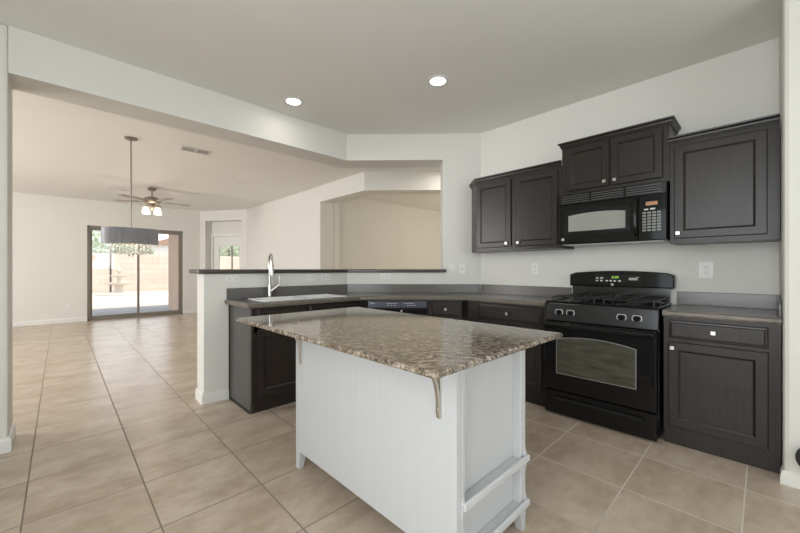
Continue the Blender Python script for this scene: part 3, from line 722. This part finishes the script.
# black wheel shape at the right edge of the frame
wh_ = thing('caster_wheel', 'black round rubber wheel against the white wall at far right edge', 'wheel', (2.834, -.186, .177), -90)
MB().tube([(0, .0, 0), (0, -.006, 0), (0, -.024, 0), (0, -.030, 0)], .07, 32, [.062, .072, .072, .060]).build('tyre', 'rubber', wh_, smooth=True)
MB().tube([(0, -.031, 0), (0, -.036, 0)], .03, 20, [.032, .026]).build('hub', 'blackp', wh_, smooth=True)

# ------------------------------------------------------------------ ceiling fittings
def can(x, y, label, lit, power):
    t_ = thing('recessed_light', label, 'ceiling light', (x, y, H), 0)
    MB().lathe([(.066, -.003), (.092, -.005), (.095, -.001), (.095, -.0002), (.066, -.0002), (.066, -.003)], n=28, cap=False).build('trim_ring', 'trim', t_, smooth=True)
    MB().lathe([(.001, -.0024), (.066, -.0024), (.066, -.0006), (.001, -.0006)], n=28).build('lens', 'lens' if lit else 'plate', t_)
    if power:
        l = bpy.data.lights.new('recessed_lamp', 'AREA'); l.shape = 'DISK'; l.size = .12; l.energy = power; l.color = (1, .94, .84)
        o = bpy.data.objects.new('recessed_lamp', l); COL.objects.link(o); o.parent = t_; o.location = (0, 0, -.008)
can(1.572, 3.063, 'lit recessed ceiling light nearest the header over the sink', True, 1.2)
can(2.268, 1.892, 'lit recessed ceiling light in front of the stove cabinets', True, 1.2)
can(4.15, 3.25, 'added unseen recessed light in the hall ceiling beyond the angled opening', True, 5)  # added out of view to brighten the hall header
can(2.35, 6.6, 'unlit recessed light in the living room ceiling right of the fan', False, 0)
can(2.1, 8.3, 'unlit recessed light in the far living room ceiling', False, 0)
tag(MB().lathe([(.06, 0), (.06, -.02), (.045, -.035), (.005, -.036)], (2.05, 9.9, H-.0005), 22).build('smoke_detector', 'plate', None, smooth=True), 'white round smoke detector on far living room ceiling', 'smoke detector')
def vent(x, y, label, w, d):
    t_ = thing('ceiling_vent', label, 'vent', (x, y, H), 0)
    f = MB(); f.box(-w/2, w/2, -d/2, -d/2+.025, -.008, -.0005); f.box(-w/2, w/2, d/2-.025, d/2, -.008, -.0005); f.box(-w/2, -w/2+.025, -d/2+.025, d/2-.025, -.008, -.0005); f.box(w/2-.025, w/2, -d/2+.025, d/2-.025, -.008, -.0005); f.box(-.012, .012, -d/2+.025, d/2-.025, -.008, -.0005)
    f.build('frame', 'ventm', t_)
    MB().box(-w/2+.026, w/2-.026, -d/2+.026, d/2-.026, -.002, -.0006).build('dark_backing', 'slot', t_)
    for k in range(5):
        y_ = -d/2+.042+k*(d-.084)/4
        MB().prism([(y_-.001, -.0025), (y_+.001, -.0025), (y_+.003, -.0075), (y_+.001, -.0075)], -w/2+.026, w/2-.026, 'x').build('slat', 'ventm', t_)
vent(1.29, 5.22, 'white ceiling air vent right of the pendant rod', .36, .20)
vent(.86, 8.82, 'white ceiling air vent left of the ceiling fan', .36, .20)

# pendant chandelier
pe = thing('chandelier', 'grey oval drum chandelier with hanging crystals before the sliding door', 'chandelier', (.611, 5.27, H))
MB().lathe([(.065, -.001), (.065, -.016), (.05, -.024), (.006, -.026)], n=24).build('canopy', 'bronze', pe, smooth=True)
MB().cyl((0, 0, -.026), (0, 0, -1.07), .007, 10).build('rod', 'bronze', pe)
a_, b_ = .275, .14; zt, zb2 = 1.660-H, 1.474-H
sh = MB(); n = 56
def el(k, z): return [(a_*k*math.cos(2*math.pi*i/n), b_*k*math.sin(2*math.pi*i/n), z) for i in range(n)]
sh.loops([el(1, zb2), el(1, zt), el(.985, zt), el(.985, zb2), el(1, zb2)], False, False); sh.build('drum_shade', 'shade', pe, smooth=True)
fr = MB(); fr.loops([el(.98, zt-.02), el(.98, zt-.015), el(.05, zt-.015), el(.05, zt-.02)]); fr.build('top_diffuser', 'lampglass', pe)
fr = MB(); fr.tube([(-a_*.7, 0, zb2+.05), (a_*.7, 0, zb2+.05)], .008, 8); fr.tube([(0, 0, -1.06), (0, 0, zb2+.05)], .008, 8)
fm = fr.build('inner_frame', 'nickel', pe)
for k in range(5):
    x = -.16+k*.08; MB().lathe([(.004, .0), (.016, .02), (.018, .035), (.010, .055), (.002, .06)], (x, 0, zb2+.058), 12).build('bulb', 'bulb', fm, smooth=True)
for k in range(30):
    i, j = k % 10, k//10; x = -.19+i*.042; y_ = -.05+j*.05; L3 = .05+.06*max(0, 1-abs(x)/.2)*(.6+.4*random.random())
    m = MB(); z = zb2+.048
    while z > zb2-L3: m.lathe([(.001, 0), (.008, -.008), (.008, -.014), (.001, -.022)], (x, y_, z), 6); z -= .023
    m.lathe([(.001, 0), (.013, -.02), (.001, -.045)], (x, y_, z), 6); m.build('crystal_strand', 'crystal', pe)
pl = bpy.data.lights.new('chandelier_lamp', 'POINT'); pl.energy = 4; pl.color = (1, .75, .45); pl.shadow_soft_size = .05
po = bpy.data.objects.new('chandelier_lamp', pl); COL.objects.link(po); po.parent = pe; po.location = (0, 0, zb2+.14)

# ceiling fan
fn = thing('ceiling_fan', 'bronze five-blade ceiling fan with lit glass shades in the living room', 'ceiling fan', (1.277, 8.216, H))
MB().lathe([(.065, -.001), (.072, -.03), (.05, -.06), (.012, -.065)], n=24).build('canopy', 'fanm', fn, smooth=True)
MB().cyl((0, 0, -.06), (0, 0, -.2), .012, 10).build('downrod', 'fanm', fn)
MB().lathe([(.03, -.17), (.09, -.19), (.15, -.225), (.155, -.26), (.12, -.30), (.05, -.315)], n=28).build('motor_housing', 'fanm', fn, smooth=True)
for k in range(5):
    a = 2*math.pi*k/5; Rm = Matrix.Rotation(a, 4, 'Z')@Matrix.Rotation(R(4), 4, 'X')
    m = MB(); o_ = [(.22, -.05), (.30, -.066), (.62, -.07), (.655, -.04), (.655, .04), (.62, .07), (.30, .066), (.22, .05)]
    m.prism(o_, -.003, .003); bmesh.ops.transform(m.b, matrix=Matrix.Translation((0, 0, -.265))@Rm, verts=m.b.verts[:]); bl = m.build('blade', 'blade', fn)
    m = MB(); m.prism([(.11, -.02), (.25, -.035), (.30, 0), (.25, .035), (.11, .02)], -.010, -.004); bmesh.ops.transform(m.b, matrix=Matrix.Translation((0, 0, -.265))@Rm, verts=m.b.verts[:]); m.build('blade_arm', 'fanm', bl)
lk = MB().lathe([(.05, -.315), (.06, -.34), (.05, -.39), (.02, -.42), (.004, -.44)], n=20).build('light_kit', 'fanm', fn, smooth=True)
for k in range(4):
    a = 2*math.pi*k/4+.6; cx, cy = math.cos(a)*.13, math.sin(a)*.13
    MB().tube([(cx*.3, cy*.3, -.36), (cx*.8, cy*.8, -.35), (cx, cy, -.385)], .008, 8).build('lamp_arm', 'fanm', lk, smooth=True)
    MB().lathe([(.02, -.385), (.045, -.40), (.06, -.46), (.065, -.50), (.055, -.50), (.02, -.47)], (cx, cy, 0), 18).build('glass_shade', 'lampglass', lk, smooth=True)
fl = bpy.data.lights.new('fan_lamp', 'POINT'); fl.energy = 8; fl.color = (1, .86, .66); fl.shadow_soft_size = .15
fo = bpy.data.objects.new('fan_lamp', fl); COL.objects.link(fo); fo.parent = fn; fo.location = (0, 0, -.56)
